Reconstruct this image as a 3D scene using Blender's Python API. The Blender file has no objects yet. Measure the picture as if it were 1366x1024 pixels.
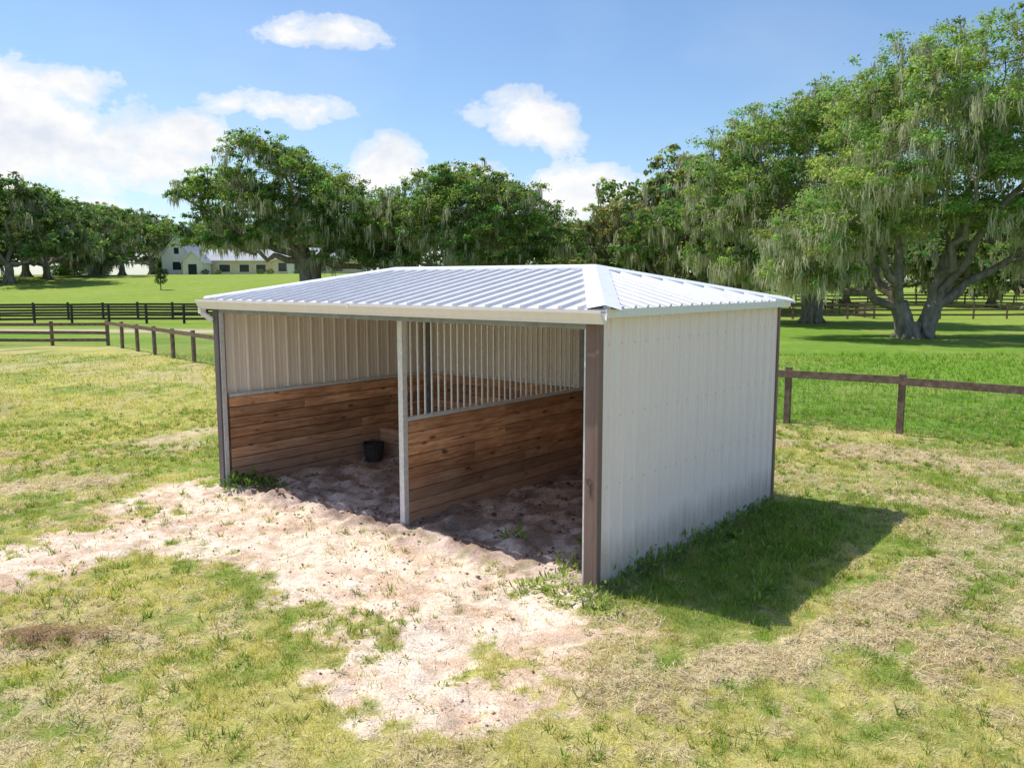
import bpy, math, numpy as np
from mathutils import Vector
rng = np.random.default_rng(7)
S = bpy.context.scene
COL = S.collection

# ------------------------------------------------------------------ helpers
def link(ob, parent=None):
    COL.objects.link(ob)
    if parent is not None: ob.parent = parent
    return ob

def empty(name, loc=(0,0,0), rotz=0.0, parent=None):
    e = bpy.data.objects.new(name, None); e.location = loc; e.rotation_euler = (0,0,rotz)
    e.empty_display_size = 0.3
    return link(e, parent)

def mesh_np(name, V, polys, mats, cols=None, smooth=False):
    me = bpy.data.meshes.new(name)
    V = np.asarray(V, dtype=np.float32)
    me.vertices.add(len(V)); me.vertices.foreach_set('co', V.ravel())
    li=[]; st=[]; mi=[]; off=0
    for F,m in polys:
        F = np.asarray(F, dtype=np.int32)
        if len(F)==0: continue
        k=F.shape[1]
        li.append(F.ravel()); st.append(off+np.arange(len(F))*k); mi.append(np.full(len(F),m)); off+=F.size
    li=np.concatenate(li).astype(np.int32); st=np.concatenate(st).astype(np.int32); mi=np.concatenate(mi).astype(np.int32)
    me.loops.add(len(li)); me.loops.foreach_set('vertex_index', li)
    me.polygons.add(len(st)); me.polygons.foreach_set('loop_start', st)
    me.polygons.foreach_set('material_index', mi)
    if smooth: me.polygons.foreach_set('use_smooth', np.ones(len(st),dtype=bool))
    for m in mats: me.materials.append(m)
    me.update(calc_edges=True)
    if cols is not None:
        a = me.color_attributes.new('Col','FLOAT_COLOR','POINT')
        c = np.ones((len(V),4),dtype=np.float32); c[:,:cols.shape[1]] = cols
        a.data.foreach_set('color', c.ravel())
    me.validate()
    return me

class MB:
    def __init__(s): s.v=[]; s.f=[]; s.m=[]; s.c=[]
    def quad(s,a,b,c,d,m=0,col=.5):
        n=len(s.v); s.v+= [tuple(a),tuple(b),tuple(c),tuple(d)]; s.f.append((n,n+1,n+2,n+3)); s.m.append(m); s.c+=[col]*4
    def poly(s,pts,m=0,col=.5):
        n=len(s.v); s.v+=[tuple(p) for p in pts]; s.f.append(tuple(range(n,n+len(pts)))); s.m.append(m); s.c+=[col]*len(pts)
    def box(s,x0,x1,y0,y1,z0,z1,m=0,col=.5):
        n=len(s.v)
        s.v+=[(x0,y0,z0),(x1,y0,z0),(x1,y1,z0),(x0,y1,z0),(x0,y0,z1),(x1,y0,z1),(x1,y1,z1),(x0,y1,z1)]
        s.f+=[(n,n+3,n+2,n+1),(n+4,n+5,n+6,n+7),(n,n+1,n+5,n+4),(n+1,n+2,n+6,n+5),(n+2,n+3,n+7,n+6),(n+3,n,n+4,n+7)]
        s.m+=[m]*6; s.c+=[col]*8
    def beam(s,p0,p1,w,h,m=0,col=.5,up=(0,0,1)):
        p0=Vector(p0);p1=Vector(p1);d=(p1-p0).normalized();u=Vector(up)
        sd=d.cross(u).normalized(); uu=sd.cross(d).normalized()
        n=len(s.v)
        for p in (p0,p1):
            for a,b in ((-1,-1),(1,-1),(1,1),(-1,1)):
                s.v.append(tuple(p+sd*a*w/2+uu*b*h/2))
        s.f+=[(n,n+1,n+2,n+3),(n+7,n+6,n+5,n+4),(n,n+4,n+5,n+1),(n+1,n+5,n+6,n+2),(n+2,n+6,n+7,n+3),(n+3,n+7,n+4,n)]
        s.m+=[m]*6; s.c+=[col]*8
    def obj(s,name,mats,parent=None,bevel=0,loc=None):
        me=bpy.data.meshes.new(name); me.from_pydata(s.v,[],s.f)
        for m in mats: me.materials.append(m)
        me.polygons.foreach_set('material_index',np.array(s.m,dtype=np.int32))
        a=me.color_attributes.new('Col','FLOAT_COLOR','POINT')
        c=np.ones((len(s.v),4),dtype=np.float32); c[:,0]=s.c; c[:,1]=s.c; c[:,2]=s.c
        a.data.foreach_set('color',c.ravel()); me.update()
        o=bpy.data.objects.new(name,me)
        if loc is not None: o.location=loc
        link(o,parent)
        if bevel:
            b=o.modifiers.new('bevel','BEVEL'); b.width=bevel; b.segments=1; b.limit_method='ANGLE'
        return o

def sstep(a,b,x):
    t=np.clip((x-a)/(b-a),0,1); return t*t*(3-2*t)
def hsh(ix,iy,seed):
    n=(ix*374761393+iy*668265263+seed*974634777)&0xffffffff
    n=((n^(n>>13))*1274126177)&0xffffffff
    n=((n^(n>>15))*2246822519)&0xffffffff
    return ((n^(n>>16))&0xffff)/65535.0
def vnoise(x,y,seed=0):
    ix=np.floor(x).astype(np.int64); iy=np.floor(y).astype(np.int64)
    fx=x-ix; fy=y-iy; fx=fx*fx*(3-2*fx); fy=fy*fy*(3-2*fy)
    a=hsh(ix,iy,seed);b=hsh(ix+1,iy,seed);c=hsh(ix,iy+1,seed);d=hsh(ix+1,iy+1,seed)
    return (a*(1-fx)+b*fx)*(1-fy)+(c*(1-fx)+d*fx)*fy
def fbm(x,y,seed=0,o=4):
    s=0;a=.5;t=0
    for i in range(o):
        s=s+a*vnoise(x*2**i+i*17.3,y*2**i+i*9.1,seed+i); t+=a; a*=.55
    return s/t
def capd(x,y,ax,ay,bx,by):
    dx=bx-ax;dy=by-ay;t=np.clip(((x-ax)*dx+(y-ay)*dy)/(dx*dx+dy*dy),0,1)
    return np.hypot(x-ax-t*dx,y-ay-t*dy)

# ------------------------------------------------------------------ layout constants
BX,BY=0.80,7.70
EX=(0.7727,-0.6347); EY=(0.6347,0.7727)
ROT=math.atan2(-0.6347,0.7727)
W,D=6.5,4.26
def loc2(x,y):
    dx=x-BX;dy=y-BY
    return dx*EX[0]+dy*EX[1], dx*EY[0]+dy*EY[1]
def wpt(lx,ly): return BX+lx*EX[0]+ly*EY[0], BY+lx*EX[1]+ly*EY[1]

FENCE=[(-18.8,38.6),(-10.3,28.9),(5.8,17.3),(16.5,9.6),(30,0)]
def beyond(x,y):
    yy=np.interp(x,[p[0] for p in FENCE],[p[1] for p in FENCE])
    yy=np.where(x<-18.8,38.6,yy)
    return y-yy

def terr(x,y):
    m=1-sstep(-14,14,x)
    z=3.95*sstep(58,135,y)*m
    z=z+0.5*(fbm(x/25,y/25,91,2)-.5)*sstep(25,50,y)
    return z

def masks(x,y):
    lx,ly=loc2(x,y)
    n=fbm(x*1.1,y*1.1,3,5)-.5
    nf=fbm(x*4,y*4,13,4)-.5
    nh=fbm(x*11,y*11,19,3)-.5
    d1=1.15-capd(lx,ly,-5.9,-.6,-.4,-.95)
    d2=.74-capd(lx,ly,-5.4,-.8,-5.3,-3.3)
    d3=.75-capd(lx,ly,-.9,-1.0,-.05,-2.2)
    d=np.maximum(np.maximum(d1,d2),d3)+1.5*n+1.5*nf+.7*nh
    sand=sstep(-.10,.30,d)
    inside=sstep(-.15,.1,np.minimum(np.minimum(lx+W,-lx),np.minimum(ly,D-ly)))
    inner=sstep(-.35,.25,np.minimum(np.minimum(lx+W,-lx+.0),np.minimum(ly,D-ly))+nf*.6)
    wr=[((.7,6.05),(2.0,6.2),.22),((2.0,6.2),(2.9,6.8),.24),((2.9,6.8),(4.3,8.2),.2),((4.3,8.2),(5.5,9.7),.14),((3.3,6.2),(4.6,6.8),.16),
        ((4.4,7.0),(6.5,9.2),.12),((-.9,6.72),(-.55,6.6),.12),((-4.1,6.75),(-3.3,6.6),.14),((-4.6,6.3),(-3.9,6.5),.10),
        ((-8.5,12.2),(-6.2,16.5),.25),((-9.5,11.0),(-6.0,12.3),.2),((-10,14),(-6,14.6),.15),((6,14.2),(12,10.2),.5),((4.2,15.8),(7,14.0),.35),((5,11.5),(9,9),.2)]
    h=np.full(np.shape(x),-9.0)
    for (a,b,r) in wr: h=np.maximum(h,r-capd(x,y,a[0],a[1],b[0],b[1]))
    st=fbm((x*.85+y*.25)*.9,(y*.85-x*.25)*.35,41,5)
    hay=np.maximum(sstep(-.25,.2,h+1.3*n+.6*nf+.6*nh), .65*sstep(.50,.72,st+.5*nf+.5*nh))
    bey=sstep(-.2,.6,beyond(x,y)+n)
    hay=hay*(1-sand)*(1-inside)*(1-bey*.92)*(1-sstep(38,45,y))
    return sand,inside,inner,hay,bey,n,nf,lx,ly

def L(*c): return np.array(c,dtype=float)
def mixc(a,b,t): return a*(1-t[...,None])+b*t[...,None]
def gcolor(x,y):
    sand,inside,inner,hay,bey,n,nf,lx,ly=masks(x,y)
    big=fbm(x*.22,y*.22,51,4); mid=fbm(x*.8,y*.8,57,4); fine=fbm(x*7,y*7,59,3)
    green=L(.20,.275,.045); yel=L(.53,.46,.16); lush=L(.165,.28,.036)
    t=sstep(.32,.60,big*.45+mid*.35+nf*.35+(fine-.5)*.35+.09)
    c=mixc(np.broadcast_to(green,x.shape+(3,)),yel,t*.9)
    c2=mixc(np.broadcast_to(lush,x.shape+(3,)),L(.28,.33,.075),sstep(.4,.75,big*.7+mid*.3+nf*.2))
    c=mixc(c,c2,bey)
    far=sstep(48,64,y); c=mixc(c,L(.27,.335,.058)+0*c,far*.6)
    sh=sstep(1.9,.9,lx)*sstep(-.15,.1,lx)*sstep(-.5,0,ly)*sstep(4.9,4.2,ly)  # right wall's shadow footprint: lush grass, with darker shade painted into its colour
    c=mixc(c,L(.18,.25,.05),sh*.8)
    c=mixc(c,mixc(np.broadcast_to(L(.66,.52,.33),x.shape+(3,)),L(.42,.31,.18),sstep(.38,.62,mid*.5+fine*.5)),hay*.85)
    dk=np.maximum(.30-np.hypot((x+.85)/1.0,(y-6.72)/.75),.28-np.hypot((x+3.8)/1.3,(y-6.62)/.7))
    c=mixc(c,L(.27,.17,.09),sstep(-.15,.15,dk+.5*nf+.4*(fine-.5))*.8)
    sc=mixc(np.broadcast_to(L(.95,.76,.60),x.shape+(3,)),L(.72,.51,.36),sstep(.44,.68,mid*.55+nf*.5+fine*.4+.02))
    c=mixc(c,sc,sand)
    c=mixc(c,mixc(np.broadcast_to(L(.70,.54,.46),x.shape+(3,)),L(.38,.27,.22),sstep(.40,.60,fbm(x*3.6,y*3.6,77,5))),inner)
    rd=sstep(2.0,1.2,np.abs(y-50.5+1.0*(fbm(x*.1,y*0+3,5,2)-.5)))*sstep(6,-2,x)
    c=mixc(c,L(.55,.44,.31),rd*.9)
    return c,(sand,inside,inner,hay,bey,sh)

def gz(x,y,m=None):
    if m is None:
        s=masks(x,y); sand,inside,inner,hay=s[0],s[1],s[2],s[3]
    else: sand,inside,inner,hay=m[:4]
    near=sstep(40,20,np.hypot(x,y))
    z=terr(x,y)
    z=z+near*(.05*(fbm(x*.5,y*.5,21,3)-.5)+.035*(fbm(x*5,y*5,23,3)-.5))
    hoof=np.abs(fbm(x*3.6,y*3.6,31,3)-.5)*2
    z=z+near*sand*(.08*(.30-hoof)+.03*(fbm(x*9,y*9,32,2)-.5))
    lump=fbm(x*4.2,y*4.2,33,4)
    z=z+inside*(.03+.22*(lump-.42)+.05*(fbm(x*11,y*11,34,2)-.5))*near
    z=z+hay*.06*near*fbm(x*6,y*6,35,3)
    z=z+near*.14*np.exp(-(((x+.85)/.34)**2+((y-6.72)/.22)**2))*fbm(x*8,y*8,37,3)*1.4
    z=z+near*.09*np.exp(-(((x+3.8)/.5)**2+((y-6.62)/.2)**2))*fbm(x*8,y*8,38,3)*1.4
    return z

def gz1(x,y): return float(gz(np.array([float(x)]),np.array([float(y)]))[0])

# ------------------------------------------------------------------ materials
def mat(name):
    m=bpy.data.materials.new(name); m.use_nodes=True
    nt=m.node_tree; nt.nodes.clear(); out=nt.nodes.new('ShaderNodeOutputMaterial')
    return m,nt,out
def N(nt,t,**k):
    n=nt.nodes.new(t)
    for a,b in k.items(): setattr(n,a,b)
    return n
def noise(nt,scale,detail=4,rough=.6,vec=None):
    n=N(nt,'ShaderNodeTexNoise'); n.inputs['Scale'].default_value=scale; n.inputs['Detail'].default_value=detail; n.inputs['Roughness'].default_value=rough
    if vec is not None: nt.links.new(vec,n.inputs['Vector'])
    return n
def ramp(nt,fac,stops):
    r=N(nt,'ShaderNodeValToRGB'); e=r.color_ramp.elements
    while len(e)<len(stops): e.new(.5)
    for i,(p,c) in enumerate(stops):
        e[i].position=p; e[i].color=(c[0],c[1],c[2],1) if hasattr(c,'__len__') else (c,c,c,1)
    nt.links.new(fac,r.inputs['Fac']); return r
def mixrgb(nt,mode,fac,a,b):
    m=N(nt,'ShaderNodeMixRGB'); m.blend_type=mode
    for i,v in ((0,fac),(1,a),(2,b)):
        if isinstance(v,(int,float)): m.inputs[i].default_value=v if i==0 else (v,v,v,1)
        elif isinstance(v,tuple): m.inputs[i].default_value=(*v,1)
        else: nt.links.new(v,m.inputs[i])
    return m
def bsdf(nt,out,color,rough=.8,metal=0,bump=None,bstr=.3,bdist=.01,spec=.3):
    b=N(nt,'ShaderNodeBsdfPrincipled')
    if isinstance(color,tuple): b.inputs['Base Color'].default_value=(*color,1)
    else: nt.links.new(color,b.inputs['Base Color'])
    if isinstance(rough,(int,float)): b.inputs['Roughness'].default_value=rough
    else: nt.links.new(rough,b.inputs['Roughness'])
    b.inputs['Metallic'].default_value=metal
    b.inputs['Specular IOR Level'].default_value=spec
    if bump is not None:
        bp=N(nt,'ShaderNodeBump'); bp.inputs['Strength'].default_value=bstr; bp.inputs['Distance'].default_value=bdist
        nt.links.new(bump,bp.inputs['Height']); nt.links.new(bp.outputs[0],b.inputs['Normal'])
    nt.links.new(b.outputs[0],out.inputs[0]); return b

m_ground,nt,out=mat('pasture_ground')
geo=N(nt,'ShaderNodeNewGeometry'); att=N(nt,'ShaderNodeAttribute'); att.attribute_name='Col'
n1=noise(nt,9,6,.72,geo.outputs['Position']); n2=noise(nt,55,4,.7,geo.outputs['Position']); n3=noise(nt,1.1,5,.65,geo.outputs['Position'])
r1=ramp(nt,n1.outputs[0],[(.25,.68),(.75,1.34)]); r2=ramp(nt,n2.outputs[0],[(.3,.66),(.70,1.34)]); r3=ramp(nt,n3.outputs[0],[(.3,.88),(.7,1.15)])
c=mixrgb(nt,'MULTIPLY',1,att.outputs['Color'],r1.outputs[0]); c=mixrgb(nt,'MULTIPLY',1,c.outputs[0],r2.outputs[0]); c=mixrgb(nt,'MULTIPLY',1,c.outputs[0],r3.outputs[0])
hs=mixrgb(nt,'ADD',1,n1.outputs[0],n2.outputs[0])
bsdf(nt,out,c.outputs[0],.95,0,hs.outputs[0],.8,.03,.1)

def leafmat(name,trans=.35,mulc=(1.5,1.6,.7)):
    m,nt,out=mat(name)
    att=N(nt,'ShaderNodeAttribute'); att.attribute_name='Col'
    d=N(nt,'ShaderNodeBsdfDiffuse'); t=N(nt,'ShaderNodeBsdfTranslucent'); mx=N(nt,'ShaderNodeMixShader'); mx.inputs[0].default_value=trans
    tc=mixrgb(nt,'MULTIPLY',1,att.outputs['Color'],mulc)
    nt.links.new(att.outputs['Color'],d.inputs[0]); nt.links.new(tc.outputs[0],t.inputs[0])
    nt.links.new(d.outputs[0],mx.inputs[1]); nt.links.new(t.outputs[0],mx.inputs[2]); nt.links.new(mx.outputs[0],out.inputs[0])
    return m
m_leaf=leafmat('oak_leaf',.48,(1.7,1.7,.9)); m_moss=leafmat('spanish_moss',.4,(1.2,1.2,1)); m_grass=leafmat('grass_blade',.4,(1.4,1.55,.8)); m_straw=leafmat('straw',.15)

m_bark,nt,out=mat('oak_bark'); geo=N(nt,'ShaderNodeNewGeometry')
mp=N(nt,'ShaderNodeMapping'); mp.inputs['Scale'].default_value=(1,1,.35); nt.links.new(geo.outputs['Position'],mp.inputs[0])
n=noise(nt,4,7,.7,mp.outputs[0]); r=ramp(nt,n.outputs[0],[(.3,(.12,.095,.075)),(.55,(.28,.24,.195)),(.75,(.42,.385,.33))])
bsdf(nt,out,r.outputs[0],.95,0,n.outputs[0],.8,.08,.1)

def paintmat(name,col,rough,dirt=.15,spec=.4,lowdirt=False):
    m,nt,out=mat(name); tc=N(nt,'ShaderNodeTexCoord')
    mp=N(nt,'ShaderNodeMapping'); mp.inputs['Scale'].default_value=(3,3,.5); nt.links.new(tc.outputs['Object'],mp.inputs[0])
    n=noise(nt,2.2,6,.65,mp.outputs[0]); r=ramp(nt,n.outputs[0],[(.3,1-dirt),(.7,1.0)])
    c=mixrgb(nt,'MULTIPLY',1,col,r.outputs[0])
    if lowdirt:
        sx=N(nt,'ShaderNodeSeparateXYZ'); nt.links.new(tc.outputs['Object'],sx.inputs[0])
        ad=N(nt,'ShaderNodeMath',operation='MULTIPLY_ADD'); nt.links.new(n.outputs[0],ad.inputs[0]); ad.inputs[1].default_value=-.5; nt.links.new(sx.outputs[2],ad.inputs[2])
        rr=ramp(nt,ad.outputs[0],[(.0,.6),(.3,.0)])
        c=mixrgb(nt,'MIX',rr.outputs[0],c.outputs[0],(.45,.36,.29))
    n2=noise(nt,12,3,.5,tc.outputs['Object']); rr2=ramp(nt,n2.outputs[0],[(.3,rough-.06),(.7,rough+.12)])
    bsdf(nt,out,c.outputs[0],rr2.outputs[0],0,n.outputs[0],.05,.01,spec)
    return m
m_wall=paintmat('white_wall_panel',(.92,.82,.815),.5,.05,.25,True)
m_wallin=paintmat('inner_wall_panel',(.88,.79,.71),.5,.10)
m_roof=paintmat('white_roof_metal',(.76,.745,.76),.36,.14,.5)
m_cap=paintmat('white_flashing',(.80,.80,.82),.32,.06,.5)
m_gut=paintmat('gutter_paint',(.88,.81,.78),.4,.10,.4)
m_brown=paintmat('brown_trim_paint',(.25,.165,.145),.5,.35,.35)
m_dark=paintmat('dark_post_paint',(.16,.13,.14),.5,.3,.35)
m_screw=paintmat('screw_metal',(.45,.42,.42),.4,.1)
m_galv,nt,out=mat('galvanised_steel'); tc=N(nt,'ShaderNodeTexCoord')
v=N(nt,'ShaderNodeTexVoronoi'); v.inputs['Scale'].default_value=30; nt.links.new(tc.outputs['Object'],v.inputs[0])
r=ramp(nt,v.outputs['Color'],[(0,(.60,.59,.60)),(1,(.78,.77,.78))]); bsdf(nt,out,r.outputs[0],.45,.15,None)
m_galvd,nt,out=mat('dull_galvanised_steel'); tc=N(nt,'ShaderNodeTexCoord')
n=noise(nt,8,4,.6,tc.outputs['Object']); r=ramp(nt,n.outputs[0],[(.3,(.22,.23,.245)),(.7,(.34,.35,.37))]); bsdf(nt,out,r.outputs[0],.5,.2,None)

def woodmat(name,axis,base,dark):
    m,nt,out=mat(name); tc=N(nt,'ShaderNodeTexCoord'); att=N(nt,'ShaderNodeAttribute'); att.attribute_name='Col'
    off=N(nt,'ShaderNodeVectorMath',operation='SCALE'); nt.links.new(att.outputs['Color'],off.inputs[0]); off.inputs['Scale'].default_value=37.0
    ad=N(nt,'ShaderNodeVectorMath',operation='ADD'); nt.links.new(tc.outputs['Object'],ad.inputs[0]); nt.links.new(off.outputs[0],ad.inputs[1])
    mp=N(nt,'ShaderNodeMapping'); sc=[9,9,9]; sc[axis]=.7; mp.inputs['Scale'].default_value=sc; nt.links.new(ad.outputs[0],mp.inputs[0])
    n=noise(nt,3,7,.66,mp.outputs[0]); n.inputs['Distortion'].default_value=.8
    r=ramp(nt,n.outputs[0],[(.28,dark),(.48,base),(.72,(.80,.52,.34))])
    mp2=N(nt,'ShaderNodeMapping'); s2=[7,7,7]; s2[axis]=2.6; mp2.inputs['Scale'].default_value=s2; nt.links.new(ad.outputs[0],mp2.inputs[0])
    v=N(nt,'ShaderNodeTexVoronoi'); v.inputs['Scale'].default_value=1.0; nt.links.new(mp2.outputs[0],v.inputs[0])
    kr=ramp(nt,v.outputs['Distance'],[(.09,.18),(.19,1.0)])
    c=mixrgb(nt,'MULTIPLY',.85,r.outputs[0],kr.outputs[0])
    br=ramp(nt,att.outputs['Fac'],[(0,.62),(.5,1.0),(1,1.35)])
    c=mixrgb(nt,'MULTIPLY',1,c.outputs[0],br.outputs[0])
    n4=noise(nt,1.6,4,.6,tc.outputs['Object']); r4=ramp(nt,n4.outputs[0],[(.35,.74),(.6,1.0)]); c=mixrgb(nt,'MULTIPLY',1,c.outputs[0],r4.outputs[0])
    sx=N(nt,'ShaderNodeSeparateXYZ'); nt.links.new(tc.outputs['Object'],sx.inputs[0])
    dd=N(nt,'ShaderNodeMath',operation='MULTIPLY_ADD'); nt.links.new(n4.outputs[0],dd.inputs[0]); dd.inputs[1].default_value=-.6; nt.links.new(sx.outputs[2],dd.inputs[2])
    rd=ramp(nt,dd.outputs[0],[(.0,.55),(.35,0)]); c=mixrgb(nt,'MIX',rd.outputs[0],c.outputs[0],(.40,.29,.23))
    bsdf(nt,out,c.outputs[0],.75,0,n.outputs[0],.4,.006,.2); return m
m_woodx=woodmat('pine_board_x',0,(.57,.285,.15),(.29,.125,.065))
m_woody=woodmat('pine_board_y',1,(.57,.285,.15),(.29,.125,.065))
m_fence,nt,out=mat('fence_wood'); geo=N(nt,'ShaderNodeNewGeometry'); n=noise(nt,7,6,.7,geo.outputs['Position'])
r=ramp(nt,n.outputs[0],[(.3,(.11,.07,.055)),(.6,(.24,.17,.13)),(.8,(.38,.31,.26))]); bsdf(nt,out,r.outputs[0],.9,0,n.outputs[0],.5,.02,.1)
m_fblack,nt,out=mat('black_fence_paint'); geo=N(nt,'ShaderNodeNewGeometry'); n=noise(nt,5,5,.7,geo.outputs['Position'])
r=ramp(nt,n.outputs[0],[(.3,(.03,.026,.022)),(.7,(.08,.07,.06))]); bsdf(nt,out,r.outputs[0],.8,0,None,spec=.2)
m_wire,nt,out=mat('fence_wire'); bsdf(nt,out,(.28,.28,.27),.5,.4)
m_hwall,nt,out=mat('house_siding'); geo=N(nt,'ShaderNodeNewGeometry'); n=noise(nt,1.2,4,.6,geo.outputs['Position']); r=ramp(nt,n.outputs[0],[(.3,(.86,.80,.74)),(.7,(.92,.87,.82))]); bsdf(nt,out,r.outputs[0],.8)
m_htan,nt,out=mat('house_stucco'); geo=N(nt,'ShaderNodeNewGeometry'); n=noise(nt,1.2,4,.6,geo.outputs['Position']); r=ramp(nt,n.outputs[0],[(.3,(.84,.63,.43)),(.7,(.9,.74,.55))]); bsdf(nt,out,r.outputs[0],.8)
m_hroof,nt,out=mat('house_metal_roof'); geo=N(nt,'ShaderNodeNewGeometry'); n=noise(nt,.8,4,.6,geo.outputs['Position']); r=ramp(nt,n.outputs[0],[(.3,(.30,.31,.34)),(.7,(.42,.43,.46))]); bsdf(nt,out,r.outputs[0],.6)
m_glass,nt,out=mat('window_glass'); bsdf(nt,out,(.03,.04,.05),.15,0,None,spec=.6)
m_clod=leafmat('clod_earth',0.0)

# ------------------------------------------------------------------ ground
def axis(lo,hi,s,far,g):
    c=list(np.arange(lo,hi+1e-6,s)); a=[];p=hi;st=s
    while p<far: st*=g; p+=st; a.append(p)
    b=[];p=lo;st=s
    while p>-far: st*=g; p-=st; b.append(p)
    return np.array(b[::-1]+c+a)
gx=axis(-8.5,9.5,.05,1500,1.045); gy=axis(4.2,13.5,.045,1500,1.04)
GX,GY=np.meshgrid(gx,gy); X=GX.ravel();Y=GY.ravel()
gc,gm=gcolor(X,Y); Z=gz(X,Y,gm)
nx,ny=len(gx),len(gy)
I=np.arange(nx*ny).reshape(ny,nx)
F=np.stack([I[:-1,:-1],I[:-1,1:],I[1:,1:],I[1:,:-1]],-1).reshape(-1,4)
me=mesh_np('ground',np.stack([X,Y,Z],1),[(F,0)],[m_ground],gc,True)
link(bpy.data.objects.new('ground',me))

# ------------------------------------------------------------------ grass blades
def blades(cx,cy,cz,h,w,lean,col,seed,lb=None):
    r=np.random.default_rng(seed); n=len(cx)
    a=r.uniform(0,2*np.pi,n); b=r.uniform(0,2*np.pi,n) if lb is None else lb
    dx=np.cos(a)*w/2;dy=np.sin(a)*w/2
    V=np.empty((n,3,3)); 
    V[:,0]=np.stack([cx-dx,cy-dy,cz-.01],1);V[:,1]=np.stack([cx+dx,cy+dy,cz-.01],1)
    V[:,2]=np.stack([cx+np.cos(b)*lean,cy+np.sin(b)*lean,cz+h],1)
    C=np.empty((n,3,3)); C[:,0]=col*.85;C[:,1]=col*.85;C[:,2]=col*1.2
    return V.reshape(-1,3),C.reshape(-1,3)
VV=[];CC=[];SV=[];SC=[]
bands=[(4.1,6,4400,.006,.037),(6,8,3400,.0075,.039),(8,11,2300,.0095,.043),(11,15,1250,.013,.050),(15,22,480,.020,.058),(22,34,130,.036,.07)]
for bi,(y0,y1,den,w,hh) in enumerate(bands):
    wd=1.36*y1+2.5; n=int(den*wd*(y1-y0))
    x=rng.uniform(-wd/2,wd/2,n); y=rng.uniform(y0,y1,n)
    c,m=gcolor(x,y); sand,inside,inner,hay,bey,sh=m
    tuft=sstep(.42,.60,fbm(x*6,y*6,61,3)); spr=sstep(.64,.70,fbm(x*7,y*7,62,2))
    p=(1-sand*(.99-.25*spr))*(1-inside)*(.15+.85*tuft)*(1-hay*.8)
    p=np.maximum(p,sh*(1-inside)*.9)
    k=rng.random(n)<p
    x=x[k];y=y[k];c=c[k];bey=bey[k];sh=sh[k];sd=sand[k];tf=tuft[k]
    z=gz(x,y); n=len(x)
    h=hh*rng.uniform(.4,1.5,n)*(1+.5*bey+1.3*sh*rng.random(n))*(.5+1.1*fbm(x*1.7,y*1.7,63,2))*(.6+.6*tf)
    jit=rng.uniform(.7,1.4,(n,1))*np.stack([rng.uniform(.85,1.15,n),np.ones(n),rng.uniform(.7,1.2,n)],1)
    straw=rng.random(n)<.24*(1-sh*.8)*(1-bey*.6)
    c=mixc(c,L(.22,.28,.06)+0*c,sd*.9)
    cc=np.clip(c*jit*1.2,0,.75); cc[straw]=np.array([.62,.52,.29])*rng.uniform(.6,1.1,(straw.sum(),1))
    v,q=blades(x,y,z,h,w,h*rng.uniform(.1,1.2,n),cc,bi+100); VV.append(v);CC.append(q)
    if y0<15:
        n=int(den*.5*wd*(y1-y0)); x=rng.uniform(-wd/2,wd/2,n); y=rng.uniform(y0,y1,n)
        s_=masks(x,y); p=s_[3]*(.9)+.08*(1-s_[1])+.03*s_[1] ; k=rng.random(n)<p; x=x[k];y=y[k];n=len(x); hk=s_[3][k]
        z=gz(x,y)+.006+rng.uniform(0,.035,n)*hk
        a=rng.uniform(0,2*np.pi,n); ln=rng.uniform(.03,.10,n)*(1+w*15)
        d=np.stack([np.cos(a)*ln,np.sin(a)*ln,rng.uniform(-.3,.4,n)*ln],1); s=np.stack([-np.sin(a),np.cos(a),0*a],1)*(w*.45)
        P=np.stack([x,y,z],1); V=np.stack([P-s,P+s,P+d],1).reshape(-1,3)
        dkp=(np.hypot(x+.85,y-6.72)<.38)|(np.hypot((x+3.8)/1.5,y-6.62)<.28)
        bc=np.where(dkp[:,None],np.array([[.36,.23,.13]]),np.array([[.66,.54,.34]]))*rng.uniform(.5,1.25,(n,1))
        SV.append(V);SC.append(np.repeat(bc,3,0))
nt_=15000; ty=4.3+ (rng.random(nt_)**.8)*15; tx=rng.uniform(-.5,.5,nt_)*(1.36*ty+2.5)
s_=masks(tx,ty); cl_=fbm(tx*.9,ty*.9,71,3)
k=rng.random(nt_)<(1-s_[0]*.93)*(1-s_[1])*(1-s_[3]*.6)*sstep(.35,.6,cl_)*.9
tx=tx[k];ty=ty[k]; nt_=len(tx); pb=13
tid=np.repeat(np.arange(nt_),pb); n=len(tid); a=rng.uniform(0,6.283,n); rr=rng.random(n)*.035
x=tx[tid]+np.cos(a)*rr;y=ty[tid]+np.sin(a)*rr
hgt=(rng.uniform(.04,.09,nt_))[tid]*rng.uniform(.5,1.1,n)
gcol=np.array([[.18,.26,.045]])*rng.uniform(.7,1.5,(nt_,1)); dry=rng.random(nt_)<.40; gcol[dry]=np.array([.52,.44,.21])*rng.uniform(.7,1.1,(dry.sum(),1))
cc=gcol[tid]*rng.uniform(.75,1.3,(n,1))
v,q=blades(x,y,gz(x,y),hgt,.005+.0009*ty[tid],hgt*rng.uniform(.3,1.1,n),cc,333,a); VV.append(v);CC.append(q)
V=np.concatenate(VV);C=np.concatenate(CC)
me=mesh_np('grass',V,[(np.arange(len(V)).reshape(-1,3),0)],[m_grass],C)
link(bpy.data.objects.new('grass',me))
V=np.concatenate(SV);C=np.concatenate(SC)
me=mesh_np('cut_hay',V,[(np.arange(len(V)).reshape(-1,3),0)],[m_straw],C)
link(bpy.data.objects.new('cut_hay',me))
OCT=np.array([(1,0,0),(0,1,0),(-1,0,0),(0,-1,0),(0,0,1),(0,0,-1)],float); OF=np.array([(0,1,4),(1,2,4),(2,3,4),(3,0,4),(1,0,5),(2,1,5),(3,2,5),(0,3,5)])
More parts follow.
